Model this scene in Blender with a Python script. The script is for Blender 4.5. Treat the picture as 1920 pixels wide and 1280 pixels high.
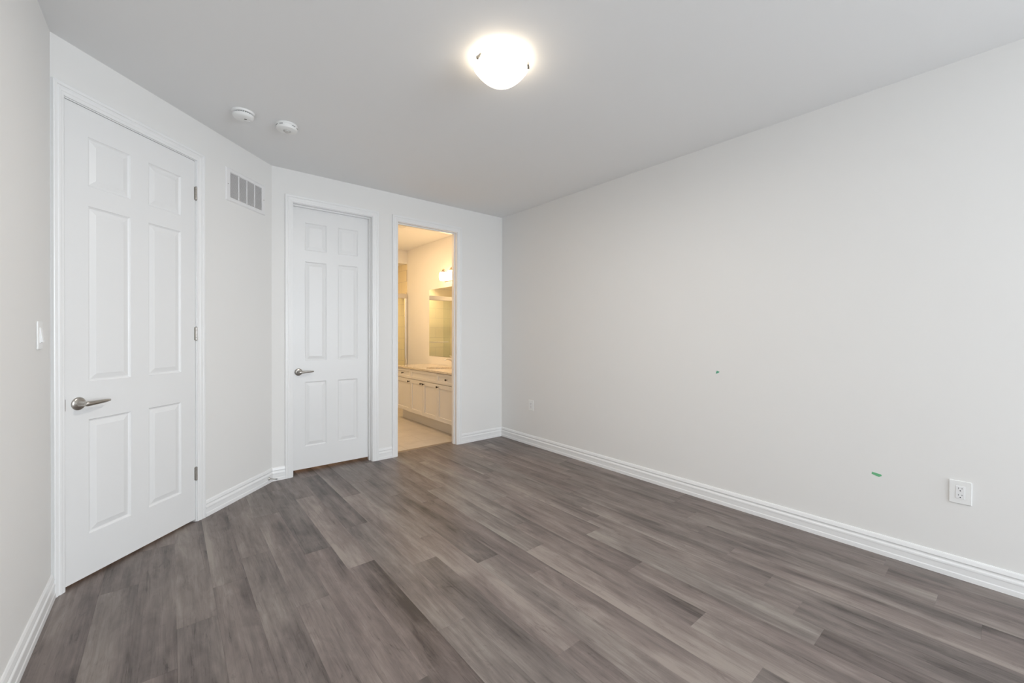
import bpy, bmesh, math, random
from mathutils import Vector, Matrix
random.seed(7)
S = bpy.context.scene
for o in list(bpy.data.objects): bpy.data.objects.remove(o)
COL = S.collection
# ---------------------------------------------------------------- camera, world, daylight, exposure
CAMH, YAW, PITCH, ROLL, FPX = 1.2913, 39.5802, 0.2815, 0.1469, 776.34
cam = bpy.data.objects.new('camera', bpy.data.cameras.new('camera')); COL.objects.link(cam)
cam.data.sensor_width = 36.0; cam.data.lens = FPX / 1920 * 36.0
cam.data.shift_y = (628.415 - 640) / 1920
cam.data.clip_start = 0.02
ya, pi_, ro = map(math.radians, (YAW, PITCH, ROLL))
F = Vector((math.sin(ya)*math.cos(pi_), math.cos(ya)*math.cos(pi_), -math.sin(pi_)))
R = Vector((math.cos(ya), -math.sin(ya), 0)); U = R.cross(F)
R2 = R*math.cos(ro) + U*math.sin(ro); U2 = -R*math.sin(ro) + U*math.cos(ro)
m = Matrix((R2, U2, -F)).transposed().to_4x4(); m.translation = (0, 0, CAMH)
cam.matrix_world = m
S.camera = cam
S.view_settings.view_transform = 'Standard'; S.view_settings.look = 'None'
S.view_settings.gamma = 1; S.view_settings.use_curve_mapping = False
S.view_settings.exposure = 0.0

w = bpy.data.worlds.new('world'); S.world = w; w.use_nodes = True
w.node_tree.nodes['Background'].inputs[0].default_value = (0.75, 0.87, 1, 1)
w.node_tree.nodes['Background'].inputs[1].default_value = 1.0

def area(name, loc, rot, sx, sy, power, col):
    l = bpy.data.lights.new(name, 'AREA'); l.shape = 'RECTANGLE'; l.size = sx; l.size_y = sy
    l.energy = power; l.color = col
    o = bpy.data.objects.new(name, l); COL.objects.link(o); o.location = loc; o.rotation_euler = rot
    return o
def point(name, loc, power, col, r=0.04):
    l = bpy.data.lights.new(name, 'POINT'); l.energy = power; l.color = col; l.shadow_soft_size = r
    o = bpy.data.objects.new(name, l); COL.objects.link(o); o.location = loc
    return o
YR = -5.20                      # inner face of the rear wall (behind the camera)
H = 2.74
WIN = (0.85, 3.05, 0.35, 2.40)  # window in the rear wall: x0, x1, z0, z1
area('daylight', (1.95, YR-0.13, 1.38), (math.radians(113), 0, 0), 2.1, 1.95, 135, (0.87, 0.935, 1.0))
area('added_side_fill', (3.22+0.13, -3.60, 1.40), (0, math.radians(113), 0), 1.8, 2.0, 142, (0.85, 0.925, 1.0))  # added area light outside the made-up side window, brightens the left wall
LAMP_E, VAN_E = 5.0, 15.0
DISC = 17
# ---------------------------------------------------------------- materials
def mat(name, col, rough=0.5, metal=0.0, spec=0.5, emit=None, es=0.0):
    m = bpy.data.materials.new(name); m.use_nodes = True
    b = m.node_tree.nodes['Principled BSDF']
    b.inputs['Base Color'].default_value = (*col, 1); b.inputs['Roughness'].default_value = rough
    b.inputs['Metallic'].default_value = metal; b.inputs['Specular IOR Level'].default_value = spec
    if emit: b.inputs['Emission Color'].default_value = (*emit, 1); b.inputs['Emission Strength'].default_value = es
    return m
def bump(m, scale, strength, dist=0.001, detail=3):
    nt = m.node_tree; N = nt.nodes; b = N['Principled BSDF']
    tc = N.new('ShaderNodeTexCoord'); n = N.new('ShaderNodeTexNoise'); n.inputs['Scale'].default_value = scale
    n.inputs['Detail'].default_value = detail
    bp = N.new('ShaderNodeBump'); bp.inputs['Strength'].default_value = strength; bp.inputs['Distance'].default_value = dist
    nt.links.new(tc.outputs['Object'], n.inputs['Vector']); nt.links.new(n.outputs['Fac'], bp.inputs['Height'])
    nt.links.new(bp.outputs['Normal'], b.inputs['Normal']); return m
M = {}
M['wall'] = bump(mat('wall_paint', (0.882, 0.872, 0.852), 0.62, spec=0.3), 120, 0.02)
M['ceil'] = bump(mat('ceiling_paint', (0.93, 0.935, 0.935), 0.9, spec=0.1), 120, 0.02)
M['trim'] = mat('trim_paint', (0.925, 0.925, 0.92), 0.26)
M['door'] = bump(mat('door_paint', (0.885, 0.885, 0.88), 0.34), 90, 0.04)
M['plastic'] = mat('white_plastic', (0.92, 0.92, 0.905), 0.35)
M['plastic2'] = mat('glossy_white_plastic', (0.92, 0.92, 0.92), 0.2)
M['dark'] = mat('dark_slot', (0.03, 0.03, 0.03), 0.6)
M['greyslot'] = mat('grey_slot', (0.25, 0.25, 0.25), 0.6)
M['nickel'] = bump(mat('brushed_nickel', (0.50, 0.475, 0.44), 0.28, 1.0), 500, 0.03)
M['chrome'] = mat('chrome', (0.8, 0.8, 0.8), 0.12, 1.0)
M['frame'] = mat('satin_chrome', (0.66, 0.64, 0.62), 0.22, 1.0)
M['bronze'] = mat('dark_bronze', (0.018, 0.012, 0.010), 0.4, 0.0)
M['ventw'] = mat('vent_enamel', (0.88, 0.87, 0.865), 0.4)
M['ventb'] = mat('vent_duct', (0.62, 0.60, 0.59), 0.8)
M['tape'] = bump(mat('green_tape', (0.17, 0.52, 0.26), 0.7), 300, 0.2)
M['tape2'] = bump(mat('teal_tape', (0.11, 0.42, 0.27), 0.7), 300, 0.2)
M['cab'] = mat('cabinet_paint', (0.80, 0.78, 0.75), 0.35)
M['porcelain'] = mat('porcelain', (0.88, 0.87, 0.85), 0.1)
M['mirror'] = mat('mirror_silver', (0.86, 0.88, 0.86), 0.01, 1.0)
M['strip'] = mat('threshold_metal', (0.30, 0.24, 0.18), 0.4, 0.2)
M['bowl'] = mat('frosted_bowl', (0.9, 0.88, 0.84), 0.3, emit=(1.0, 0.84, 0.64), es=LAMP_E)
M['shade'] = mat('frosted_shade', (0.9, 0.88, 0.84), 0.3, emit=(1.0, 0.64, 0.33), es=VAN_E)
M['brass'] = mat('warm_nickel', (0.62, 0.52, 0.40), 0.3, 1.0)
def glass_mat():
    m = bpy.data.materials.new('shower_glass'); m.use_nodes = True; nt = m.node_tree; N = nt.nodes
    N.clear(); out = N.new('ShaderNodeOutputMaterial'); mx = N.new('ShaderNodeMixShader')
    t = N.new('ShaderNodeBsdfTransparent'); t.inputs[0].default_value = (0.95, 0.97, 0.95, 1)
    g = N.new('ShaderNodeBsdfGlossy'); g.inputs['Roughness'].default_value = 0.02
    fr = N.new('ShaderNodeFresnel'); fr.inputs[0].default_value = 1.45
    nt.links.new(fr.outputs[0], mx.inputs[0]); nt.links.new(t.outputs[0], mx.inputs[1]); nt.links.new(g.outputs[0], mx.inputs[2])
    nt.links.new(mx.outputs[0], out.inputs[0]); return m
M['glass'] = glass_mat()

def floor_mat():
    m = bpy.data.materials.new('vinyl_plank'); m.use_nodes = True; nt = m.node_tree; N = nt.nodes; L = nt.links
    b = N['Principled BSDF']
    def node(t, **k):
        n = N.new(t)
        for a, v in k.items(): setattr(n, a, v)
        return n
    tc = node('ShaderNodeTexCoord'); at = node('ShaderNodeAttribute', attribute_name='tone')
    sep = node('ShaderNodeSeparateColor'); L.new(at.outputs['Color'], sep.inputs[0])
    # every plank shows another part of the grain
    off = node('ShaderNodeVectorMath', operation='SCALE'); L.new(at.outputs['Color'], off.inputs[0]); off.inputs['Scale'].default_value = 37.0
    add = node('ShaderNodeVectorMath', operation='ADD'); L.new(tc.outputs['Object'], add.inputs[0]); L.new(off.outputs[0], add.inputs[1])
    def noise(sx, sy, sc, det, rough=0.55, dist=0.0):
        mp = node('ShaderNodeMapping'); mp.inputs['Scale'].default_value = (sx, sy, 1); L.new(add.outputs[0], mp.inputs[0])
        n = node('ShaderNodeTexNoise'); n.inputs['Scale'].default_value = sc; n.inputs['Detail'].default_value = det
        n.inputs['Roughness'].default_value = rough; n.inputs['Distortion'].default_value = dist
        L.new(mp.outputs[0], n.inputs['Vector']); return n.outputs['Fac']
    cloud = noise(9, 1.5, 1.0, 3, 0.55, 0.5)      # broad light and dark drifts
    streak = noise(34, 1.7, 1.0, 5, 0.62, 0.7)    # long streaks
    fine = noise(210, 7, 1.0, 4, 0.65, 0.2)       # fine grain
    knots = noise(22, 7, 1.0, 4, 0.7, 1.6)        # figure and knots
    def mth(op, a, bb, c=None):
        n = node('ShaderNodeMath', operation=op)
        for i, v in enumerate((a, bb, c)):
            if v is None: continue
            if isinstance(v, (int, float)): n.inputs[i].default_value = v
            else: L.new(v, n.inputs[i])
        return n.outputs[0]
    v = mth('MULTIPLY', mth('SUBTRACT', cloud, 0.5), 1.15)
    v = mth('ADD', v, mth('MULTIPLY', mth('SUBTRACT', streak, 0.5), 0.78))
    v = mth('ADD', v, mth('MULTIPLY', mth('SUBTRACT', fine, 0.5), 0.32))
    kn = node('ShaderNodeMapRange'); L.new(knots, kn.inputs[0]); kn.inputs[1].default_value = 0.60; kn.inputs[2].default_value = 0.74
    v = mth('SUBTRACT', v, mth('MULTIPLY', kn.outputs[0], 0.22))
    v = mth('ADD', v, mth('MULTIPLY', mth('SUBTRACT', sep.outputs[0], 0.5), 0.52))
    mott = noise(13, 4.5, 1.0, 5, 0.62, 1.0)
    v = mth('ADD', v, mth('MULTIPLY', mth('SUBTRACT', mott, 0.5), 0.62))
    # each board drifts a little in tone from one edge to the other, and carries thin dark checks
    v = mth('ADD', v, mth('MULTIPLY', mth('SUBTRACT', at.outputs['Alpha'], 0.5), mth('SUBTRACT', mth('MULTIPLY', sep.outputs[2], 0.5), 0.36)))
    chk = noise(75, 3.2, 1.0, 4, 0.7, 1.2); ck = node('ShaderNodeMapRange'); L.new(chk, ck.inputs[0]); ck.inputs[1].default_value = 0.58; ck.inputs[2].default_value = 0.70
    v = mth('SUBTRACT', v, mth('MULTIPLY', ck.outputs[0], 0.24))
    v = mth('ADD', v, 0.585)
    cr = node('ShaderNodeValToRGB'); L.new(v, cr.inputs[0]); e = cr.color_ramp.elements
    e[0].position = 0.06; e[0].color = (0.058, 0.048, 0.043, 1)
    e[1].position = 0.97; e[1].color = (0.320, 0.284, 0.256, 1)
    a = e.new(0.38); a.color = (0.146, 0.122, 0.113, 1)
    a = e.new(0.68); a.color = (0.224, 0.191, 0.176, 1)
    hue = node('ShaderNodeMix', data_type='RGBA', blend_type='MULTIPLY'); hue.inputs['Factor'].default_value = 1.0
    tint = node('ShaderNodeMix', data_type='RGBA'); tc2 = noise(6, 0.9, 1.0, 2)
    tm = mth('ADD', mth('MULTIPLY', sep.outputs[1], 0.5), mth('MULTIPLY', tc2, 0.5))
    L.new(tm, tint.inputs['Factor']); tint.inputs['A'].default_value = (1.06, 0.985, 0.975, 1); tint.inputs['B'].default_value = (0.97, 1.0, 0.985, 1)
    L.new(cr.outputs[0], hue.inputs['A']); L.new(tint.outputs['Result'], hue.inputs['B'])
    L.new(hue.outputs['Result'], b.inputs['Base Color'])
    b.inputs['Roughness'].default_value = 0.42; b.inputs['Specular IOR Level'].default_value = 0.42
    bp = node('ShaderNodeBump'); bp.inputs['Strength'].default_value = 0.12; bp.inputs['Distance'].default_value = 0.001
    L.new(fine, bp.inputs['Height']); L.new(bp.outputs[0], b.inputs['Normal'])
    return m
M['floor'] = floor_mat()

def tile_mat(name, c1, c2, grout, tw, th, mortar, off=0.5, rough=0.2, axes='XY', vein=0.0, shift=(0, 0)):
    m = bpy.data.materials.new(name); m.use_nodes = True; nt = m.node_tree; N = nt.nodes; L = nt.links
    b = N['Principled BSDF']; tc = N.new('ShaderNodeTexCoord'); sp = N.new('ShaderNodeSeparateXYZ'); cb = N.new('ShaderNodeCombineXYZ')
    L.new(tc.outputs['Object'], sp.inputs[0]); L.new(sp.outputs[axes[0]], cb.inputs[0]); L.new(sp.outputs[axes[1]], cb.inputs[1])
    mp = N.new('ShaderNodeMapping'); mp.inputs['Location'].default_value = (*shift, 0); L.new(cb.outputs[0], mp.inputs[0])
    br = N.new('ShaderNodeTexBrick'); br.offset = off
    br.inputs['Scale'].default_value = 1.0; br.inputs['Brick Width'].default_value = tw; br.inputs['Row Height'].default_value = th
    br.inputs['Mortar Size'].default_value = mortar; br.inputs['Color1'].default_value = (*c1, 1); br.inputs['Color2'].default_value = (*c2, 1)
    br.inputs['Mortar'].default_value = (*grout, 1); L.new(mp.outputs[0], br.inputs['Vector'])
    src = br.outputs['Color']
    if vein:
        n = N.new('ShaderNodeTexNoise'); n.inputs['Scale'].default_value = 3.2; n.inputs['Detail'].default_value = 6; n.inputs['Distortion'].default_value = 1.4
        L.new(tc.outputs['Object'], n.inputs['Vector'])
        cr = N.new('ShaderNodeValToRGB'); cr.color_ramp.elements[0].position = 0.35; cr.color_ramp.elements[1].position = 0.62
        cr.color_ramp.elements[0].color = (1-vein, 1-vein, 1-vein, 1); cr.color_ramp.elements[1].color = (1, 1, 1, 1)
        L.new(n.outputs['Fac'], cr.inputs[0])
        mx = N.new('ShaderNodeMix'); mx.data_type = 'RGBA'; mx.blend_type = 'MULTIPLY'; mx.inputs['Factor'].default_value = 1
        L.new(src, mx.inputs['A']); L.new(cr.outputs[0], mx.inputs['B']); src = mx.outputs['Result']
    L.new(src, b.inputs['Base Color']); b.inputs['Roughness'].default_value = rough
    return m
M['tileX'] = tile_mat('shower_tile_back', (0.86, 0.77, 0.56), (0.84, 0.75, 0.54), (0.60, 0.55, 0.46), 0.40, 0.20, 0.0025, axes='XZ')
M['tileY'] = tile_mat('shower_tile_side', (0.86, 0.77, 0.56), (0.84, 0.75, 0.54), (0.60, 0.55, 0.46), 0.40, 0.20, 0.0025, axes='YZ')
M['tileF'] = tile_mat('bathroom_floor_tile', (0.66, 0.61, 0.55), (0.63, 0.58, 0.52), (0.50, 0.45, 0.40), 0.61, 0.305, 0.003, rough=0.3, vein=0.12, shift=(0.1, 0.07))
def granite():
    m = bpy.data.materials.new('speckled_granite'); m.use_nodes = True; nt = m.node_tree; N = nt.nodes; L = nt.links
    b = N['Principled BSDF']; tc = N.new('ShaderNodeTexCoord')
    n = N.new('ShaderNodeTexNoise'); n.inputs['Scale'].default_value = 210; n.inputs['Detail'].default_value = 4; n.inputs['Roughness'].default_value = 0.7
    v = N.new('ShaderNodeTexVoronoi'); v.inputs['Scale'].default_value = 190
    L.new(tc.outputs['Object'], n.inputs['Vector']); L.new(tc.outputs['Object'], v.inputs['Vector'])
    mx = N.new('ShaderNodeMath'); mx.operation = 'ADD'; L.new(n.outputs['Fac'], mx.inputs[0])
    ml = N.new('ShaderNodeMath'); ml.operation = 'MULTIPLY'; ml.inputs[1].default_value = 0.5
    sc = N.new('ShaderNodeSeparateColor'); L.new(v.outputs['Color'], sc.inputs[0]); L.new(sc.outputs[0], ml.inputs[0]); L.new(ml.outputs[0], mx.inputs[1])
    cr = N.new('ShaderNodeValToRGB'); L.new(mx.outputs[0], cr.inputs[0]); e = cr.color_ramp.elements
    e[0].position = 0.36; e[0].color = (0.09, 0.055, 0.035, 1); e[1].position = 0.82; e[1].color = (0.88, 0.80, 0.68, 1)
    a = e.new(0.58); a.color = (0.56, 0.45, 0.33, 1)
    L.new(cr.outputs[0], b.inputs['Base Color']); b.inputs['Roughness'].default_value = 0.05; b.inputs['Specular IOR Level'].default_value = 1.0
    return m
M['granite'] = granite()

# ---------------------------------------------------------------- helpers
class MB:
    def __init__(s): s.v = []; s.f = []; s.mi = []; s.sm = []
    def add(s, vs, fs, mi=0, smooth=False):
        o = len(s.v); s.v += [tuple(v) for v in vs]; s.f += [tuple(i+o for i in f) for f in fs]
        s.mi += [mi]*len(fs); s.sm += [smooth]*len(fs); return s
    def box(s, x0, x1, y0, y1, z0, z1, mi=0):
        vs = [(x, y, z) for z in (z0, z1) for y in (y0, y1) for x in (x0, x1)]
        return s.add(vs, [(0, 2, 3, 1), (4, 5, 7, 6), (0, 1, 5, 4), (2, 6, 7, 3), (0, 4, 6, 2), (1, 3, 7, 5)], mi)
    def bbox(s, x0, x1, y0, y1, z0, z1, bv=0.002, mi=0, seg=2):
        bm = bmesh.new(); bmesh.ops.create_cube(bm, size=1)
        for v in bm.verts:
            v.co = Vector(((x0+x1)/2+v.co.x*(x1-x0), (y0+y1)/2+v.co.y*(y1-y0), (z0+z1)/2+v.co.z*(z1-z0)))
        bmesh.ops.bevel(bm, geom=bm.edges[:], offset=bv, segments=seg, profile=0.5, affect='EDGES', clamp_overlap=True)
        bm.verts.index_update()
        s.add([v.co[:] for v in bm.verts], [[v.index for v in f.verts] for f in bm.faces], mi, False); bm.free(); return s
    def lathe(s, prof, n=48, axis='z', c=(0, 0, 0), mi=0, sx=1, sy=1, smooth=True):
        vs = []; fs = []
        for r, h in prof:
            for k in range(n):
                a = 2*math.pi*k/n; p = (r*math.cos(a)*sx, r*math.sin(a)*sy, h)
                if axis == 'y': p = (p[0], p[2], -p[1])
                if axis == 'x': p = (p[2], p[0], p[1])
                vs.append((p[0]+c[0], p[1]+c[1], p[2]+c[2]))
        for i in range(len(prof)-1):
            for k in range(n):
                k2 = (k+1) % n; fs.append((i*n+k, i*n+k2, (i+1)*n+k2, (i+1)*n+k))
        if prof[0][0] > 0: fs.append(tuple(reversed(range(n))))
        if prof[-1][0] > 0: fs.append(tuple((len(prof)-1)*n+k for k in range(n)))
        return s.add(vs, fs, mi, smooth)
    def loft(s, rings, mi=0, smooth=True, cap=True):
        n = len(rings[0]); vs = [p for r in rings for p in r]; fs = []
        for i in range(len(rings)-1):
            for k in range(n):
                k2 = (k+1) % n; fs.append((i*n+k, i*n+k2, (i+1)*n+k2, (i+1)*n+k))
        if cap: fs.append(tuple(reversed(range(n)))); fs.append(tuple((len(rings)-1)*n+k for k in range(n)))
        return s.add(vs, fs, mi, smooth)
    def tube(s, pts, rad, n=12, mi=0):
        rings = []; P = [Vector(p) for p in pts]
        for i, p in enumerate(P):
            t = (P[min(i+1, len(P)-1)] - P[max(i-1, 0)]).normalized()
            u = t.cross(Vector((0, 0, 1))); u = u.normalized() if u.length > 1e-3 else Vector((1, 0, 0)); v = t.cross(u)
            r = rad[i] if isinstance(rad, (list, tuple)) else rad
            rings.append([p + u*r*math.cos(2*math.pi*k/n) + v*r*math.sin(2*math.pi*k/n) for k in range(n)])
        return s.loft(rings, mi)
    def build(s, name, mats, parent=None, loc=(0, 0, 0), rz=0.0, fix=True):
        me = bpy.data.meshes.new(name); me.from_pydata(s.v, [], s.f)
        mats = mats if isinstance(mats, (list, tuple)) else [mats]
        for mm in mats: me.materials.append(M[mm] if isinstance(mm, str) else mm)
        for p, i, q in zip(me.polygons, s.mi, s.sm): p.material_index = i; p.use_smooth = q
        if fix:
            bm = bmesh.new(); bm.from_mesh(me); bmesh.ops.remove_doubles(bm, verts=bm.verts, dist=1e-6)
            bmesh.ops.recalc_face_normals(bm, faces=bm.faces); bm.to_mesh(me); bm.free()
        if any(s.sm):
            try: me.set_sharp_from_angle(angle=math.radians(38))
            except Exception: pass
        o = bpy.data.objects.new(name, me); COL.objects.link(o); o.location = loc; o.rotation_euler = (0, 0, rz)
        if parent: o.parent = parent
        return o
def empty(name, loc, rz=0):
    o = bpy.data.objects.new(name, None); COL.objects.link(o); o.location = loc; o.rotation_euler = (0, 0, rz); o.empty_display_size = 0.1; return o
def tag(o, label=None, cat=None, group=None, kind=None):
    if label: o['label'] = label
    if cat: o['category'] = cat
    if group: o['group'] = group
    if kind: o['kind'] = kind
    return o
def struct(o, label=None, cat=None): return tag(o, label, cat, None, 'structure')

# wall frames: local x runs left to right as seen from inside, local y goes into the wall, z up
XL, XR, YB, X1 = -0.44394, 3.22419, 4.10237, 0.68271
PHI = math.radians(44.736)
CL = (XL, 2.96529); LEN = 1.6007
FR = {'A': (CL, math.pi/2-PHI), 'B': ((0, YB), 0.0), 'R': ((XR, 0), -math.pi/2), 'L': ((XL, 0), math.pi/2)}
def at(fr, s, y=0.0, z=0.0):
    (ox, oy), a = FR[fr]
    return (ox + s*math.cos(a) - y*math.sin(a), oy + s*math.sin(a) + y*math.cos(a), z), a
def put(mb, fr, s, name, mats, y=0, z=0):
    l, a = at(fr, s, y, z); return mb.build(name, mats, None, l, a)

# ---------------------------------------------------------------- shell
TH = 0.12
A_OP = (0.052, 0.831, 2.464)      # rough openings (s0, s1, top)
B_OPS = [(0.835, 1.583, 2.47), (1.827, 2.574, 2.47)]
def wall(fr, s0, s1, ops, name, label, th=TH, z1=H):
    mb = MB(); s = s0
    for a, b, t in sorted(ops):
        mb.box(s, a, 0, th, 0, z1); mb.box(a, b, 0, th, t, z1); s = b
    mb.box(s, s1, 0, th, 0, z1)
    return struct(put(mb, fr, 0, name, 'wall'), label, 'wall')
wall('L', YR-0.1, CL[1]+0.04, [], 'wall_left', 'white painted wall at the left edge with the light switch')
wall('A', -0.05, LEN+0.04, [A_OP], 'wall_angled', 'white diagonal wall holding the near six-panel door and the vent')
wall('B', X1-0.04, XR+0.01, B_OPS, 'wall_back', 'white back wall with the narrow door and the bathroom doorway')
mb = MB(); mb.box(-7.75, 2.60, 0, TH, 0, H); mb.box(4.60, -YR+.1, 0, TH, 0, H); mb.box(2.60, 4.60, 0, TH, 0, .45); mb.box(2.60, 4.60, 0, TH, 2.35, H)
struct(put(mb, 'R', 0, 'wall_right', 'wall'), 'long blank white wall on the right', 'wall')
mb = MB()
for a, b, c, d in ((2.60, 4.60, .45, .50), (2.60, 4.60, 2.30, 2.35), (2.60, 2.65, .45, 2.35), (4.55, 4.60, .45, 2.35), (3.575, 3.625, .45, 2.35)): mb.box(a, b, .05, .10, c, d)
struct(put(mb, 'R', 0, 'added_side_window', 'trim'), 'added white two-part window frame, unseen, in the right wall behind the camera', 'window')  # added unseen window, invented to bring in light from the side
mb = MB()
mb.box(XL-TH, WIN[0], YR-TH, YR, 0, H); mb.box(WIN[1], XR+TH, YR-TH, YR, 0, H)
mb.box(WIN[0], WIN[1], YR-TH, YR, 0, WIN[2]); mb.box(WIN[0], WIN[1], YR-TH, YR, WIN[3], H)
struct(mb.build('wall_rear', 'wall'), 'white wall with the window behind the camera', 'wall')
mb = MB(); x0, x1, z0, z1 = WIN
for a, b, c, d in ((x0, x1, z0, z0+.05), (x0, x1, z1-.05, z1), (x0, x0+.05, z0, z1), (x1-.05, x1, z0, z1), ((x0+x1)/2-.025, (x0+x1)/2+.025, z0, z1)):
    mb.box(a, b, YR-.10, YR-.05, c, d)
struct(mb.build('window_1', 'trim'), 'white two-part window frame behind the camera', 'window')
mb = MB(); mb.box(-1.75, 3.36, YR-TH, 7.75, H, H+0.1)
struct(mb.build('ceiling', 'ceil'), 'flat white ceiling', 'ceiling')

# plank floor: columns along Y, joints where the photograph shows them
PW, PL, PX0 = 0.1457, 1.22, -0.124
JT = {-1: 2.85, 0: 3.26, 1: 2.31, 2: 2.57, 3: 2.80, 4: 2.14, 5: 2.62, 6: 2.31, 7: 1.58, 8: 2.12, 9: 1.155, 10: 1.91, 11: 1.64, 12: 1.83,
      13: 2.12, 14: 2.55, 15: 1.74, 16: 1.86, 17: 2.03, 18: 2.28, 19: 2.52, 20: 1.45, 21: 1.65}
TONES = [(6, 2, .12), (5, 2, .38), (5, 3, .22), (7, 3.2, .15), (7, 2, .5), (8, 1.5, .28), (8, 3, .8), (10, 2.5, .2), (11, 2.2, .32), (9, 2, .7), (9, 3, .6), (4, 1.8, .6), (4, 3, .5),
         (13, 2.8, .5), (13, 1.5, .28), (13, .5, .85), (0, 2.5, .35), (1, 3, .5), (1, 2, .25), (2, 2, .42), (2, 3, .55), (12, 2.5, .7), (12, 1.2, .8), (14, 2, .5), (15, 0, .3), (15, 1, .7),
         (16, 0, .25), (16, 1.2, .7), (17, .3, .35), (18, 1.5, .4), (19, 1, .35), (19, 0, .08), (20, .8, .6), (21, 1, .4), (-1, 2.5, .45), (3, 2.2, .5), (6, 3, .65), (10, 1.2, .75), (18, .5, .7), (11, 1, .65)]
verts = []; faces = []; tones = []
for k in range(-11, 23):
    xa = PX0 + k*PW; xb = xa + PW
    j = JT.get(k, random.uniform(0, PL)); ymin = YR if xb > -0.5 else 2.35; ymax = 4.225 if xa > 1.55 else 5.08
    xb = min(xb, XR+0.05)
    j0 = j - math.ceil((j-ymin)/PL)*PL; n = 0
    while j0 + n*PL < ymax:
        ya_, yb_ = max(j0+n*PL, ymin), min(j0+(n+1)*PL, ymax); n += 1
        if yb_-ya_ < 0.005: continue
        t = next((v for kk, yy, v in TONES if kk == k and ya_ <= yy < yb_), None)
        c = (random.uniform(.3, .72) if t is None else t, random.random(), random.random(), 1)
        g = 0.0005; o = len(verts)
        verts += [(xa, ya_, -.0005), (xb, ya_, -.0005), (xb, yb_, -.0005), (xa, yb_, -.0005),
                  (xa+g, ya_+g, 0), (xb-g, ya_+g, 0), (xb-g, yb_-g, 0), (xa+g, yb_-g, 0)]
        faces += [(o+4, o+5, o+6, o+7), (o, o+1, o+5, o+4), (o+1, o+2, o+6, o+5), (o+2, o+3, o+7, o+6), (o+3, o, o+4, o+7)]
        tones += [c[:3]+(u_,) for u_ in (0, 1, 1, 0, 0, 1, 1, 0)]
me = bpy.data.meshes.new('floor'); me.from_pydata(verts, [], faces); me.materials.append(M['floor'])
ca = me.attributes.new('tone', 'FLOAT_COLOR', 'POINT')
for i, c in enumerate(tones): ca.data[i].color = c
fl = bpy.data.objects.new('floor', me); COL.objects.link(fl); struct(fl, 'grey-brown wood plank floor', 'floor')
mb = MB(); mb.box(1.60, XR+.02, 4.25, 7.70, -0.06, 0.0)
struct(mb.build('floor_bathroom', 'tileF'), 'cream tiled bathroom floor beyond the doorway', 'floor')
mb = MB(); mb.box(-1.75, 3.36, YR-TH, 7.75, -0.16, -0.07)
struct(mb.build('floor_slab', 'ventb'), 'subfloor under the planks', 'floor')
# threshold strip in the bathroom doorway
mb = MB(); mb.loft([[(x, y, z) for y, z in ((4.208, -.001), (4.212, .004), (4.226, .006), (4.244, .006), (4.258, .003), (4.260, -.001))] for x in (1.846, 2.556)], smooth=False)
struct(mb.build('trim_4', 'strip'), 'brown transition strip on the floor of the bathroom doorway', 'trim')
# bathroom, closet and hall shells
mb = MB(); mb.box(1.62, 1.68, 4.2, 7.75, 0, H); struct(mb.build('wall_bathroom_left', 'wall'), 'bathroom wall opposite the vanity', 'wall')
mb = MB(); mb.box(1.62, 3.3, 7.60, 7.72, 0, H); struct(mb.build('wall_bathroom_back', 'tileX'), 'beige tiled back wall of the shower', 'wall')
mb = MB(); mb.box(XR-.012, XR+.004, 6.80, 7.60, 0, 2.506); struct(mb.build('wall_shower_right', 'tileY'), 'beige tiled right wall of the shower', 'wall')
mb = MB(); mb.box(1.678, 1.69, 6.80, 7.60, 0, 2.506); struct(mb.build('wall_shower_left', 'tileY'), 'beige tiled left wall of the shower', 'wall')
mb = MB(); mb.box(1.68, XR+.002, 6.80, 7.60, 2.505, H+.01); struct(mb.build('ceiling_shower', 'wall'), 'dropped soffit over the shower', 'ceiling')
mb = MB(); mb.box(1.68, XR, 6.74, 6.86, 0, 0.10); struct(mb.build('trim_6', 'tileX'), 'tiled shower curb', 'trim')
mb = MB(); mb.box(-1.75, 1.66, 5.05, 5.15, 0, H); struct(mb.build('wall_hall_back', 'wall'), 'wall behind the closet and hall', 'wall')
mb = MB(); mb.box(0.55, 0.62, 4.2, 5.06, 0, H); struct(mb.build('wall_closet_left', 'wall'), 'wall between closet and hall', 'wall')
mb = MB(); mb.box(-1.75, -1.65, 2.30, 5.10, 0, H); struct(mb.build('wall_hall_left', 'wall'), 'far wall of the hall behind the near door', 'wall')
mb = MB(); mb.box(-1.75, -.54, 2.25, 2.35, 0, H); struct(mb.build('wall_hall_front', 'wall'), 'side wall of the hall behind the near door', 'wall')
point('hall_light', (-.9, 3.9, 2.3), 14, (1.0, .62, .35))
bl_ = area('bathroom_added_fill', (2.04, 5.72, 2.730), (0, 0, 0), .3, .3, 22, (1.0, .68, .37)); bl_.data.shape = 'DISK'  # added lamp without a fixture, evens out the bathroom walls and cabinet
sl_ = area('shower_added_fill', (2.5, 7.3, 2.50), (0, 0, 0), .15, .15, 10, (1.0, .72, .42)); sl_.data.shape = 'DISK'; sl_.data.spread = math.radians(105)  # added unseen lamp that lifts the dark shower tile
point('closet_light', (1.15, 4.7, 2.3), 12, (1.0, .62, .35))

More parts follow.
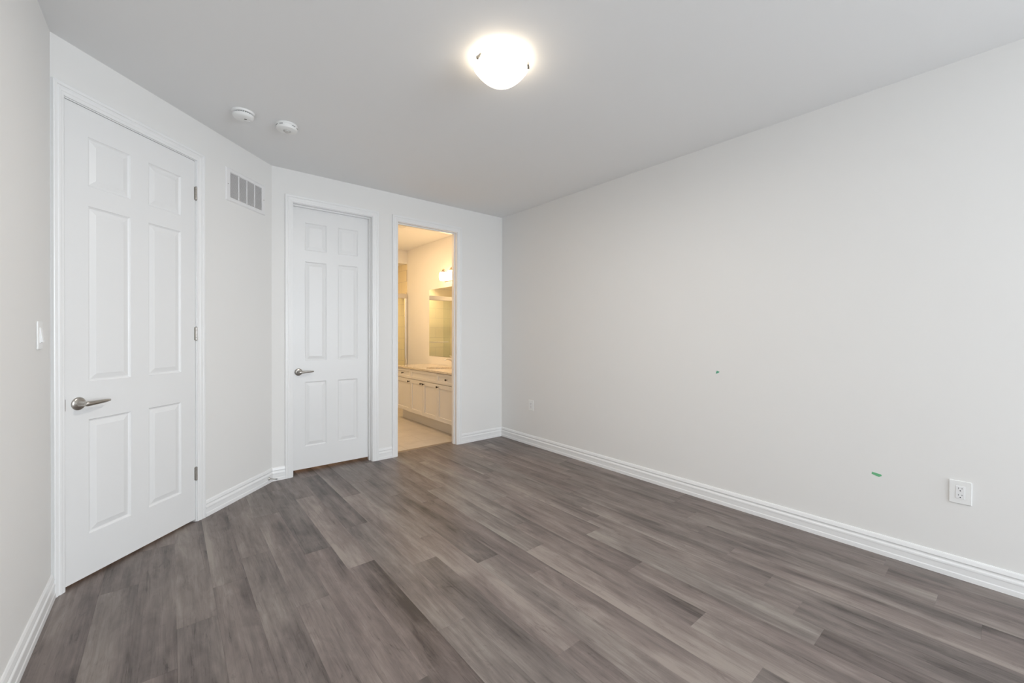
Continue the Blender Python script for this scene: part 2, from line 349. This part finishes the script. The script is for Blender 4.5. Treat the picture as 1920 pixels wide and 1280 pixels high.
# ---------------------------------------------------------------- baseboards
BP = [(0, .115), (.005, .1145), (.0085, .108), (.0125, .092), (.0125, .0905), (.0085, .087), (.0075, .081), (.009, .076), (.0135, .071), (.0145, .066), (.0145, .0595),
      (.0125, .058), (.0128, .029), (.0155, .024), (.0160, .012), (.0160, 0.0), (0, 0)]
def baseboard(fr, s0, s1, name, label, m0=0.0, m1=0.0):
    # m0, m1: slope of the mitre at each end
    mb = MB(); mb.loft([[(s0 + m0*d, -d, z) for d, z in BP], [(s1 - m1*d, -d, z) for d, z in BP]], smooth=False)
    return struct(put(mb, fr, 0, name, 'trim'), label, 'baseboard')
t22 = math.tan(math.radians(22.6)); t45 = 1.0
baseboard('L', YR, CL[1], 'baseboard_left', 'white baseboard along the left wall', 0, t22)
baseboard('A', 0.8935, LEN, 'baseboard_angled', 'white baseboard under the wall vent', 0, t22)
baseboard('B', X1, 0.7875, 'baseboard_back', 'short white baseboard left of the narrow door', t22, 0)
baseboard('B', 1.6305, 1.7755, 'baseboard_back_middle', 'short white baseboard between the narrow door and the bathroom doorway')
baseboard('B', 2.6235, XR, 'baseboard_back_right', 'white baseboard right of the bathroom doorway', 0, 1)
baseboard('R', -YB, -YR, 'baseboard_right', 'long white baseboard along the right wall', 1, 0)

# ---------------------------------------------------------------- door frames
CP = [(0, 0), (0, .009), (.004, .0105), (.016, .0115), (.019, .0135), (.030, .0145), (.036, .0125), (.040, .0125), (.043, .0165), (.056, .0175), (.060, .0155), (.061, 0)]
def frame(fr, s0, s1, top, name, label, stop, left_w=1.0, strike=None, depth=TH):
    """clear opening s0..s1; jamb, stop (y0,y1) and mitred casing"""
    mb = MB(); J = 0.016; d1 = depth
    mb.box(s0-J, s0, 0, d1, 0, top+J); mb.box(s1, s1+J, 0, d1, 0, top+J); mb.box(s0, s1, 0, d1, top, top+J)
    y0, y1 = stop; st = .011
    mb.bbox(s0-.001, s0+st, y0, y1, 0, top, .002); mb.bbox(s1-st, s1+.001, y0, y1, 0, top, .002); mb.bbox(s0+st-.002, s1-st+.002, y0+.0002, y1-.0002, top-st, top+.001, .002)
    l, a = at(fr, 0); root = struct(mb.build(name, 'trim', None, l, a), label, 'door frame')
    c = MB(); rv = .005; a0, a1, t = s0-rv, s1+rv, top+rv
    path = []
    for w_, d in CP: path.append([(a0-w_*left_w, -d, 0), (a0-w_*left_w, -d, t+w_), (a1+w_, -d, t+w_), (a1+w_, -d, 0)])
    rings = [[path[i][k] for i in range(len(CP))] for k in range(4)]
    c.loft(rings, smooth=False); c.build('casing', 'trim', root)
    if strike:
        c = MB(); c.bbox(strike[0]-.0012, strike[0]+.0026, -.0030, .004, strike[1], strike[2], .0004, seg=1); c.build('strike_plate', 'nickel', root)
    return root
frame('A', 0.0565, 0.8245, 2.4565, 'trim_1', 'white casing around the near six-panel door', (.040, .075), .83, (.0565, .897, .955))
frame('B', 0.8505, 1.5665, 2.4525, 'trim_2', 'white casing around the narrow closed door', (.045, .080))
frame('B', 1.8420, 2.5580, 2.4525, 'trim_3', 'white casing around the open bathroom doorway', (.040, .075), depth=.102)

# ---------------------------------------------------------------- doors
RINGS = [(0, 0), (.0035, .0045), (.0095, .0085), (.0135, .0085), (.0375, .0022), (.0395, .0016)]
ROWS = [(.2345, .8345), (1.032, 1.951), (2.055, 2.311)]
def door_leaf(w_, h0, h1, cols):
    T = .035; mb = MB()
    xs = [0] + [c for p in cols for c in p] + [w_]; zs = [h0] + [r for p in ROWS for r in p] + [h1]
    for i in range(len(xs)-1):
        for j in range(len(zs)-1):
            x0, x1, z0, z1 = xs[i], xs[i+1], zs[j], zs[j+1]
            if i % 2 == 1 and j % 2 == 1:
                prev = None
                for ins, dp in RINGS:
                    q = [(x0+ins, dp, z0+ins), (x1-ins, dp, z0+ins), (x1-ins, dp, z1-ins), (x0+ins, dp, z1-ins)]
                    if prev: mb.add(prev+q, [(k, (k+1) % 4, 4+(k+1) % 4, 4+k) for k in range(4)])
                    prev = q
                mb.add(prev, [(0, 1, 2, 3)])
            else: mb.add([(x0, 0, z0), (x1, 0, z0), (x1, 0, z1), (x0, 0, z1)], [(0, 1, 2, 3)])
    mb.add([(0, T, h0), (w_, T, h0), (w_, T, h1), (0, T, h1)], [(3, 2, 1, 0)])
    for i in range(len(xs)-1):
        for z in (h0, h1): mb.add([(xs[i], 0, z), (xs[i+1], 0, z), (xs[i+1], T, z), (xs[i], T, z)], [(0, 1, 2, 3)])
    for j in range(len(zs)-1):
        for x in (0, w_): mb.add([(x, 0, zs[j]), (x, 0, zs[j+1]), (x, T, zs[j+1]), (x, T, zs[j])], [(0, 1, 2, 3)])
    return mb
def handle(parent, x, z):
    r = MB(); r.lathe([(.0335, 0), (.0335, -.002), (.031, -.0055), (.024, -.0085), (.0145, -.0105), (.0125, -.013), (.0118, -.046), (.010, -.048)], 48, 'y')
    ho = r.build('door_handle', 'nickel', parent, (x, 0, z))
    n = 20; rings = []
    for xx, yy, zz, ry, rz in ((-.014, -.052, 0, .003, .004), (-.012, -.052, 0, .0085, .0095), (-.004, -.053, 0, .0115, .0130), (.010, -.054, .0, .0105, .0128), (.022, -.0545, .0002, .0080, .0118),
                               (.050, -.054, .001, .0062, .0105), (.080, -.051, .0018, .0052, .0090), (.105, -.0465, .0022, .0045, .0075), (.119, -.043, .0022, .0035, .0062), (.122, -.0425, .0022, .0012, .003)):
        rings.append([(xx, yy+ry*math.cos(2*math.pi*k/n), zz+rz*math.sin(2*math.pi*k/n)) for k in range(n)])
    l = MB(); l.loft(rings); l.build('lever', 'nickel', ho)
    return ho
def hinge(parent, x, z, hh=.087):
    b = MB(); kn = 5
    for i in range(kn):
        z0 = -hh/2 + i*hh/kn; b.lathe([(.0045, z0), (.0062, z0+.001), (.0062, z0+hh/kn-.001), (.0045, z0+hh/kn)], 20)
    b.lathe([(.003, hh/2), (.0052, hh/2+.001), (.004, hh/2+.003), (0.0, hh/2+.004)], 16); b.lathe([(0.0, -hh/2-.004), (.004, -hh/2-.003), (.0052, -hh/2-.001), (.003, -hh/2)], 16)
    b.box(-.009, .0005, .0045, .0062, -hh/2, hh/2); b.box(-.0005, .009, .0045, .0062, -hh/2, hh/2)
    return b.build('hinge', 'nickel', parent, (x, -.0065, z))
l, a = at('A', 0.0595, .001)
d1 = struct(door_leaf(.762, .017, 2.4535, [(.1065, .3275), (.4335, .6545)]).build('door_1', 'door', None, l, a), 'tall white six-panel door on the diagonal wall, lever on its left, hinges right', 'door')
handle(d1, .059, .925)
for z in (2.236, 1.283, .329): hinge(d1, .7635, z)
l, a = at('B', 0.853, .081)
d2 = struct(door_leaf(.711, .030, 2.4490, [(.113, .303), (.408, .598)]).build('door_2', 'door', None, l, a), 'narrower white six-panel door on the back wall beside the bathroom doorway', 'door')
handle(d2, .059, .930)

# ---------------------------------------------------------------- things on walls and ceiling
# return-air vent
l, a = at('A', 1.2985, 0, 2.405); v = tag(empty('wall_vent', l, a), 'white louvred air vent high on the diagonal wall right of the near door', 'vent')
mb = MB(); W2, H2, w2, h2 = .2145, .1245, .1725, .0930
def ring(mb, o, i, yo, yi, mi=0):
    O = [(-o[0], yo, -o[1]), (o[0], yo, -o[1]), (o[0], yo, o[1]), (-o[0], yo, o[1])]; I = [(-i[0], yi, -i[1]), (i[0], yi, -i[1]), (i[0], yi, i[1]), (-i[0], yi, i[1])]
    mb.add(O+I, [(k, (k+1) % 4, 4+(k+1) % 4, 4+k) for k in range(4)], mi)
ring(mb, (W2, H2), (W2-.001, H2-.001), -.0005, -.003); ring(mb, (W2-.001, H2-.001), (W2-.008, H2-.008), -.003, -.008)
ring(mb, (W2-.008, H2-.008), (w2+.002, h2+.002), -.008, -.0075); ring(mb, (w2+.002, h2+.002), (w2, h2), -.0075, -.001)
mb.build('frame', 'ventw', v)
mb = MB(); mb.box(-w2, w2, -.001, -.0003, -h2, h2); mb.build('duct_opening', 'ventb', v)
mb = MB(); n = 26
for i in range(n):
    z = -h2 + (i+.5)*2*h2/n
    mb.add([(-w2, -.0070, z-.0030), (w2, -.0070, z-.0030), (w2, -.0015, z+.0024), (-w2, -.0015, z+.0024), (-w2, -.0064, z-.0036), (w2, -.0064, z-.0036), (w2, -.0010, z+.0018), (-w2, -.0010, z+.0018)],
           [(0, 1, 2, 3), (7, 6, 5, 4), (0, 4, 5, 1), (1, 5, 6, 2), (2, 6, 7, 3), (3, 7, 4, 0)])
mb.build('louvers', 'ventw', v)
for x in (-w2/2, 0, w2/2):
    mb = MB(); mb.bbox(x-.0042, x+.0042, -.0078, -.001, -h2, h2, .0008, seg=1); mb.build('divider', 'ventw', v)
for x in (-(w2+W2)/2, (w2+W2)/2):
    mb = MB(); mb.lathe([(.004, -.0070), (.0038, -.0088), (.002, -.0096), (0, -.0098)], 16, 'y', (x, 0, 0)); mb.build('screw', 'nickel', v)

def outlet(fr, s, z, label):
    l, a = at(fr, s, 0, z); r = tag(empty('wall_outlet', l, a), label, 'outlet', 'wall outlets')
    mb = MB(); w_, h_ = .0415, .0605
    mb.bbox(-w_, w_, -.0062, -.0002, -h_, h_, .0028, seg=3); mb.build('cover_plate', 'plastic', r)
    mb = MB(); mb.bbox(-.0168, .0168, -.0078, -.004, -.0335, .0335, .0008, seg=1)
    for zc in (.0175, -.0175):
        mb.box(-.0075, -.0055, -.0080, -.006, zc-.001, zc+.0078, 1); mb.box(.0055, .0075, -.0080, -.006, zc+.0005, zc+.0072, 1)
        mb.lathe([(.0026, -.0080), (.0026, -.006)], 14, 'y', (0, 0, zc-.0088), 1, smooth=False)
    mb.build('receptacle', ['plastic2', 'dark'], r)
    for zc in (.0485, -.0485):
        mb = MB(); mb.lathe([(.0028, -.0055), (.0026, -.0068), (0, -.0070)], 12, 'y', (0, 0, zc)); mb.build('screw', 'plastic', r)
    return r
outlet('R', -.1725, .457, 'white double wall outlet near the right end of the right wall baseboard')
outlet('R', -3.545, .459, 'small white wall outlet near the far corner of the right wall')
# light switch
l, a = at('L', 2.722, 0, 1.277); r = tag(empty('light_switch', l, a), 'white rocker light switch on the left wall beside the near door casing', 'light switch')
mb = MB(); mb.bbox(-.0395, .0395, -.0065, -.0002, -.061, .061, .0025, seg=3); mb.build('cover_plate', 'plastic', r)
mb = MB(); mb.bbox(-.0172, .0172, -.0100, -.004, -.0338, .0338, .001, seg=1); mb.build('switch_frame', 'plastic2', r)
mb = MB(); mb.loft([[(x, y, z) for y, z in ((-.008, -.030), (-.0165, -.0295), (-.0125, 0), (-.0105, .0295), (-.008, .030))] for x in (-.0148, .0148)], smooth=False); mb.build('rocker', 'plastic2', r)

# detectors on the ceiling
r = tag(empty('smoke_detector', (.375, 3.235, H)), 'round white smoke detector with dark side grille, left of the two on the ceiling', 'smoke detector')
mb = MB(); mb.lathe([(.0, 0), (.066, 0), (.066, -.006), (.063, -.012), (.056, -.013)], 64); mb.build('mounting_base', 'plastic', r)
mb = MB(); mb.lathe([(.055, -.010), (.055, -.022)], 64); mb.build('sensor_grille', 'greyslot', r)
mb = MB()
for k in range(28):
    aa = 2*math.pi*k/28; c_, s_ = math.cos(aa), math.sin(aa)
    mb.tube([(c_*.0565, s_*.0565, -.0118), (c_*.0565, s_*.0565, -.0215)], .0018, 6)
mb.build('grille_rib', 'plastic', r)
mb = MB(); mb.lathe([(.054, -.020), (.0600, -.0205), (.0615, -.024), (.0585, -.034), (.050, -.041), (.036, -.0445), (.0, -.046)], 64); mb.build('cover', 'plastic', r)
mb = MB(); mb.lathe([(.0085, -.0435), (.0085, -.0462), (.007, -.0470), (0, -.0472)], 24, c=(.012, -.008, 0)); mb.build('test_button', 'greyslot', r)
mb = MB(); mb.lathe([(.0016, -.043), (.0016, -.0445), (0, -.0446)], 10, c=(-.018, .030, .0015)); mb.build('indicator_light', 'dark', r)
mb = MB(); mb.bbox(-.019, .019, -.0045, .0045, -.0465, -.0400, .0018); o = mb.build('cover_ridge', 'plastic2', r); o.location = (.022, .012, 0); o.rotation_euler = (0, 0, .15)
r = tag(empty('carbon_monoxide_detector', (.632, 3.238, H)), 'round white ceiling detector with clear centre lens, right of the two', 'detector')
mb = MB(); mb.lathe([(.0, 0), (.067, 0), (.067, -.010), (.064, -.013)], 64); mb.build('mounting_base', 'plastic', r)
mb = MB(); mb.lathe([(.060, -.010), (.0655, -.014), (.0660, -.028), (.062, -.0365), (.050, -.0415), (.024, -.043), (.0225, -.040), (0, -.040)], 64); mb.build('cover', 'plastic', r)
mb = MB(); mb.lathe([(.0222, -.040), (.020, -.047), (.013, -.0515), (0, -.053)], 32); mb.build('sensor_lens', mat('clear_lens', (.62, .61, .58), .1), r)
for k in range(10):
    if k in (2, 7): continue
    aa = 2*math.pi*(k+.3)/10
    mb = MB(); mb.bbox(-.012, .012, -.0012, .0016, -.0022, .0022, .0006, seg=1)
    o = mb.build('vent_slot', 'greyslot', r, (math.cos(aa)*.0655, math.sin(aa)*.0655, -.0185), aa+math.pi/2)

# ceiling lamp
LX, LY = 1.350, 1.730
r = tag(empty('ceiling_lamp', (LX, LY, H)), 'glowing frosted glass bowl lamp flush on the ceiling, held by nickel clips', 'ceiling light')
mb = MB(); mb.lathe([(0, 0), (.110, 0), (.112, -.004), (.112, -.026), (.108, -.030), (0, -.030)], 64); mb.build('ceiling_pan', 'plastic', r)
mb = MB(); prof = [(.1425, -.047), (.1445, -.049), (.1425, -.0515)]
for i in range(1, 15):
    q_ = .1425*(1-i/14); prof.append((q_, -.0515-.088*(1-(q_/.1425)**2.2)))
prof = [(0.0, -.045), (.10, -.045), (.1425, -.047)] + prof[1:]
mb.lathe(prof, 72); mb.build('glass_bowl', 'bowl', r)
for (cx, cy) in ((1.217, 1.725), (1.441, 1.625), (1.392, 1.866)):
    aa = math.atan2(cy-LY, cx-LX)
    mb = MB(); mb.loft([[(.1385-y*y*3, y, -.050-hh), (.1500-y*y*3, y, -.050-hh), (.1500-y*y*3, y, -.050+hh), (.1385-y*y*3, y, -.050+hh)] for y, hh in ((-.0185, .0075), (-.0155, .0075), (-.009, .0048), (.009, .0048), (.0155, .0075), (.0185, .0075))], smooth=False); mb.box(.104, .1400, -.0045, .0045, -.0440, -.0420); mb.box(.104, .107, -.0045, .0045, -.043, -.024)
    o = mb.build('clip', 'nickel', r); o.rotation_euler = (0, 0, aa)

dl = area('ceiling_lamp_light', (LX, LY, H-.150), (0, 0, 0), .22, .22, DISC, (1.0, .95, .89)); dl.data.shape = 'DISK'
# painter's tape scraps
def scrap(pts, name, m_, label):
    cy = sum(p[0] for p in pts)/len(pts); cz = sum(p[1] for p in pts)/len(pts)
    mb = MB(); q = [(-(y-cy), z-cz) for y, z in pts]
    mb.loft([[(x, -.0001, z) for x, z in q], [(x, -.0011-.0006*math.sin(x*300), z) for x, z in q]], smooth=False)
    l, a = at('R', -cy, 0, cz); return tag(mb.build(name, m_, None, l, a), label, 'tape', 'tape scraps on the right wall')
scrap([(1.4415, 1.0095), (1.4200, 1.0025), (1.4295, .9925), (1.4480, .9860)], 'painters_tape', 'tape2', 'tiny green tape scrap at mid height on the right wall, the farther one')
scrap([(.5300, .4725), (.5055, .4690), (.4890, .4665), (.4860, .4590), (.4990, .4500), (.5180, .4555), (.5320, .4600)], 'painters_tape', 'tape', 'longer green tape scrap low on the right wall near the outlet')

# door stop screwed to the baseboard
l, a = at('A', 1.545, -.0158, .040); r = tag(empty('door_stop', l, a), 'small metal door stop on the baseboard in the corner left of the narrow door', 'door stop')
mb = MB(); mb.lathe([(.0125, 0), (.0125, -.002), (.0095, -.005), (.0045, -.010), (.0036, -.014), (.0036, -.062)], 24, 'y'); mb.build('rod', 'nickel', r)
mb = MB(); mb.lathe([(.0036, -.060), (.0052, -.061), (.0056, -.070), (.0045, -.0735), (0, -.074)], 20, 'y'); mb.build('bumper_tip', mat('grey_rubber', (.35, .35, .34), .6), r)

# ---------------------------------------------------------------- bathroom
VF = 2.690; K0 = 4.240; K1 = 5.990
Bd = [4.250, 4.757, 5.145, 5.525, 5.985]
r = tag(empty('bathroom_vanity', (VF, K0, 0)), 'long white shaker vanity cabinet with dark knobs seen through the bathroom doorway', 'vanity')
mb = MB(); q = .018
for y in (K0, K1-q, Bd[1]-q/2, Bd[3]-q/2): mb.box(VF+.001, XR-.004, y, y+q, .150, .774)
mb.box(VF+.001, XR-.004, K0+q, K1-q, .150, .150+q); mb.box(XR-.010, XR-.004, K0+q, K1-q, .150+q, .774)
mb.box(VF+.001, VF+.019, K0+q, K1-q, .736, .774); mb.box(VF+.001, VF+.019, K0+q, K1-q, .610, .646)
mb.box(VF+.078, VF+.096, K0, K1-.004, 0, .150); mb.box(VF+.096, XR-.004, K1-.022, K1-.004, 0, .150)
o = mb.build('cabinet_body', 'cab', r, (-VF, -K0, 0))
def knob(parent, y, z):
    k = MB(); k.lathe([(.0075, 0), (.0060, -.003), (.0045, -.008), (.0045, -.015), (.0105, -.019), (.0135, -.024), (.0125, -.029), (.006, -.0315), (0, -.032)], 20, 'x'); return k.build('knob', 'bronze', parent, (-.0195, y, z))
def front(name, y0, y1, z0, z1, knobpos=None):
    """shaker front: frame standing proud of a recessed panel; local x=0 is the cabinet face"""
    mb = MB(); t = .019; st = .052 if z1-z0 > .3 else .036; rc = .008
    mb.box(-t+rc, -.0005, y0+.01, y1-.01, z0+.01, z1-.01)
    mb.bbox(-t, -.0005, y0, y0+st, z0, z1, .0012, seg=1); mb.bbox(-t, -.0005, y1-st, y1, z0, z1, .0012, seg=1)
    mb.bbox(-t, -.0005, y0+st, y1-st, z0, z0+st, .0012, seg=1); mb.bbox(-t, -.0005, y0+st, y1-st, z1-st, z1, .0012, seg=1)
    o = mb.build(name, 'cab', r, (0, -K0, 0))
    if knobpos: knob(o, *knobpos)
    return o
g = .0018
front('cabinet_door', Bd[0], Bd[1]-g, .157, .628, (Bd[1]-.030, .594)); front('cabinet_door', Bd[1]+g, Bd[2]-g, .157, .628, (Bd[2]-.032, .594))
front('cabinet_door', Bd[2]+g, Bd[3]-g, .157, .628, (Bd[2]+.032, .594)); front('cabinet_door', Bd[3]+g, Bd[4], .157, .628, (Bd[3]+.034, .594))
front('drawer', Bd[0], Bd[1]-g, .636, .770, ((Bd[0]+Bd[1])/2, .705)); front('false_drawer_front', Bd[1]+g, Bd[3]-g, .636, .770); front('drawer', Bd[3]+g, Bd[4], .636, .770, ((Bd[3]+Bd[4])/2, .705))
# counter with an oval sink cut-out
SX, SY, AX, AY = 2.93, 5.135, .180, .212
mb = MB(); cx0, cx1, cy0, cy1 = 2.662, XR-.003, 4.232, 6.005; zt, zb = .800, .775; N_ = 72
ry0, ry1 = SY-.27, SY+.27
def rect_pt(t):
    c_, s_ = math.cos(t), math.sin(t); k = []
    if c_ > 1e-9: k.append((cx1-SX)/c_)
    if c_ < -1e-9: k.append((cx0-SX)/c_)
    if s_ > 1e-9: k.append((ry1-SY)/s_)
    if s_ < -1e-9: k.append((ry0-SY)/s_)
    q = min(k); return (SX+q*c_, SY+q*s_)
corner = [math.atan2(y-SY, x-SX) % (2*math.pi) for x in (cx0, cx1) for y in (ry0, ry1)]
T = sorted(set([2*math.pi*i/N_ for i in range(N_)] + corner)); n = len(T)
E_ = [(SX+AX*math.cos(t), SY+AY*math.sin(t)) for t in T]; Q = [rect_pt(t) for t in T]
for z in (zt, zb): mb.add([(x, y, z) for x, y in E_] + [(x, y, z) for x, y in Q], [(i, (i+1) % n, n+(i+1) % n, n+i) for i in range(n)])
mb.add([(x, y, zt) for x, y in E_] + [(x, y, zb) for x, y in E_], [(i, (i+1) % n, n+(i+1) % n, n+i) for i in range(n)])
for x in (cx0, cx1): mb.add([(x, ry0, zb), (x, ry1, zb), (x, ry1, zt), (x, ry0, zt)], [(0, 1, 2, 3)])
mb.box(cx0, cx1, cy0, ry0, zb, zt); mb.box(cx0, cx1, ry1, cy1, zb, zt)
tag(mb.build('countertop', 'granite'), 'brown speckled granite countertop along the white bathroom vanity', 'countertop')
r = tag(empty('sink', (SX, SY, .775)), 'white oval sink set under the granite bathroom counter', 'sink')
mb = MB(); pr = [(1.10, -.001), (.985, -.001)]
for i in range(1, 11): t = i/10*math.pi/2; pr.append((.985*math.cos(t)**.6 if i < 10 else .10, -.001-.14*math.sin(t)))
mb.lathe([(p[0], p[1]) for p in pr], 48, sx=AX, sy=AY); mb.build('basin', 'porcelain', r)
mb = MB(); mb.lathe([(.020, -.1405), (.020, -.1385), (.014, -.137), (0, -.1375)], 24); mb.build('drain', 'chrome', r)
r = tag(empty('faucet', (3.145, SY, .800)), 'chrome single-lever faucet behind the bathroom sink', 'faucet')
mb = MB(); mb.lathe([(.027, .0002), (.027, .004), (.022, .008), (.0205, .012), (.0195, .100), (.018, .108), (.010, .112), (0, .113)], 32); mb.build('body', 'chrome', r)
mb = MB(); mb.tube([(-.012, 0, .088), (-.045, 0, .106), (-.085, 0, .118), (-.120, 0, .118), (-.128, 0, .110), (-.129, 0, .100)], [.012, .0115, .0105, .0100, .0098, .0096], 20); mb.build('spout', 'chrome', r)
mb = MB(); mb.tube([(0, 0, .110), (.004, 0, .124), (-.020, 0, .146), (-.060, 0, .170)], [.012, .0115, .007, .0045], 16); mb.build('lever', 'chrome', r)
# mirror
mb = MB(); mb.box(XR-.0055, XR-.0006, 4.35, 5.983, .927, 1.985)
r = tag(mb.build('wall_mirror', 'mirror'), 'large frameless mirror above the bathroom counter', 'mirror')
# vanity light: three downward glass shades
r = tag(empty('vanity_light', (XR, 5.125, 2.09)), 'bathroom wall light with glowing white glass shades above the mirror', 'wall light')
mb = MB(); mb.bbox(-.018, -.0005, -.075, .075, -.055, .055, .006, seg=3); mb.build('backplate', 'brass', r)
mb = MB(); mb.tube([(-.018, 0, -.030), (-.055, 0, -.030)], .011); mb.tube([(-.055, -.27, -.030), (-.055, .27, -.030)], .009)
for y in (-.272, .272): mb.lathe([(0, -.013), (.010, -.009), (.0135, 0), (.010, .009), (0, .013)], 16, c=(-.055, y, -.030))
mb.build('bar', 'brass', r)
for y in (-.225, 0, .225):
    a_ = MB(); a_.tube([(-.055, y, -.030), (-.056, y-.004, .03), (-.058, y-.002, .09), (-.075, y, .125), (-.105, y, .138), (-.118, y, .130)], .0055, 10)
    a_.build('arm', 'brass', r)
    c_ = MB(); c_.lathe([(.0, .150), (.005, .147), (.008, .135), (.018, .118), (.034, .104), (.036, .098), (.010, .098)], 24, c=(-.120, y, 0)); c_.build('shade_cap', 'brass', r)
    s_ = MB(); s_.lathe([(.030, .099), (.045, .094), (.054, .080), (.058, .045), (.057, .010), (.051, -.020), (.044, -.026), (0.0, -.026)], 36, c=(-.120, y, 0)); s_.build('glass_shade', 'shade', r)
# round fixture on the bathroom ceiling
r = tag(empty('ceiling_fixture', (2.29, 5.245, H)), 'round ceiling fixture just inside the bathroom doorway', 'fan')
mb = MB(); mb.lathe([(.0, 0), (.185, 0), (.198, -.006), (.195, -.018), (.165, -.024), (.158, -.016), (.12, -.016), (.115, -.028), (.06, -.034), (0, -.034)], 48); mb.build('cover', 'plastic', r)
# shower enclosure
r = tag(empty('shower_enclosure', (1.69, 6.80, .10)), 'chrome-framed sliding glass shower door at the far end of the bathroom', 'shower door')
def sp(mb, name, m_): return mb.build(name, m_, r, (-1.69, -6.80, -.10))
mb = MB(); mb.bbox(1.690, XR-.012, 6.765, 6.830, 1.895, 1.975, .004); sp(mb, 'header', 'frame')
mb = MB(); mb.bbox(3.178, XR-.0125, 6.768, 6.828, .100, 1.897, .003); sp(mb, 'side_post', 'chrome')
mb = MB(); mb.bbox(1.691, 1.720, 6.768, 6.828, .100, 1.897, .003); sp(mb, 'side_post', 'chrome')
mb = MB(); mb.bbox(1.720, 3.178, 6.770, 6.826, .100, .122, .003); sp(mb, 'bottom_track', 'chrome')
mb = MB(); mb.box(2.35, 3.165, 6.778, 6.784, .124, 1.893); sp(mb, 'glass_panel', 'glass')
mb = MB(); mb.box(1.725, 2.48, 6.808, 6.814, .124, 1.893); sp(mb, 'glass_panel', 'glass')
mb = MB(); mb.tube([(2.42, 6.735, 1.125), (3.06, 6.735, 1.125)], .008)
for x in (2.45, 3.03): mb.tube([(x, 6.777, 1.125), (x, 6.735, 1.125)], .007)
sp(mb, 'towel_bar', 'chrome')
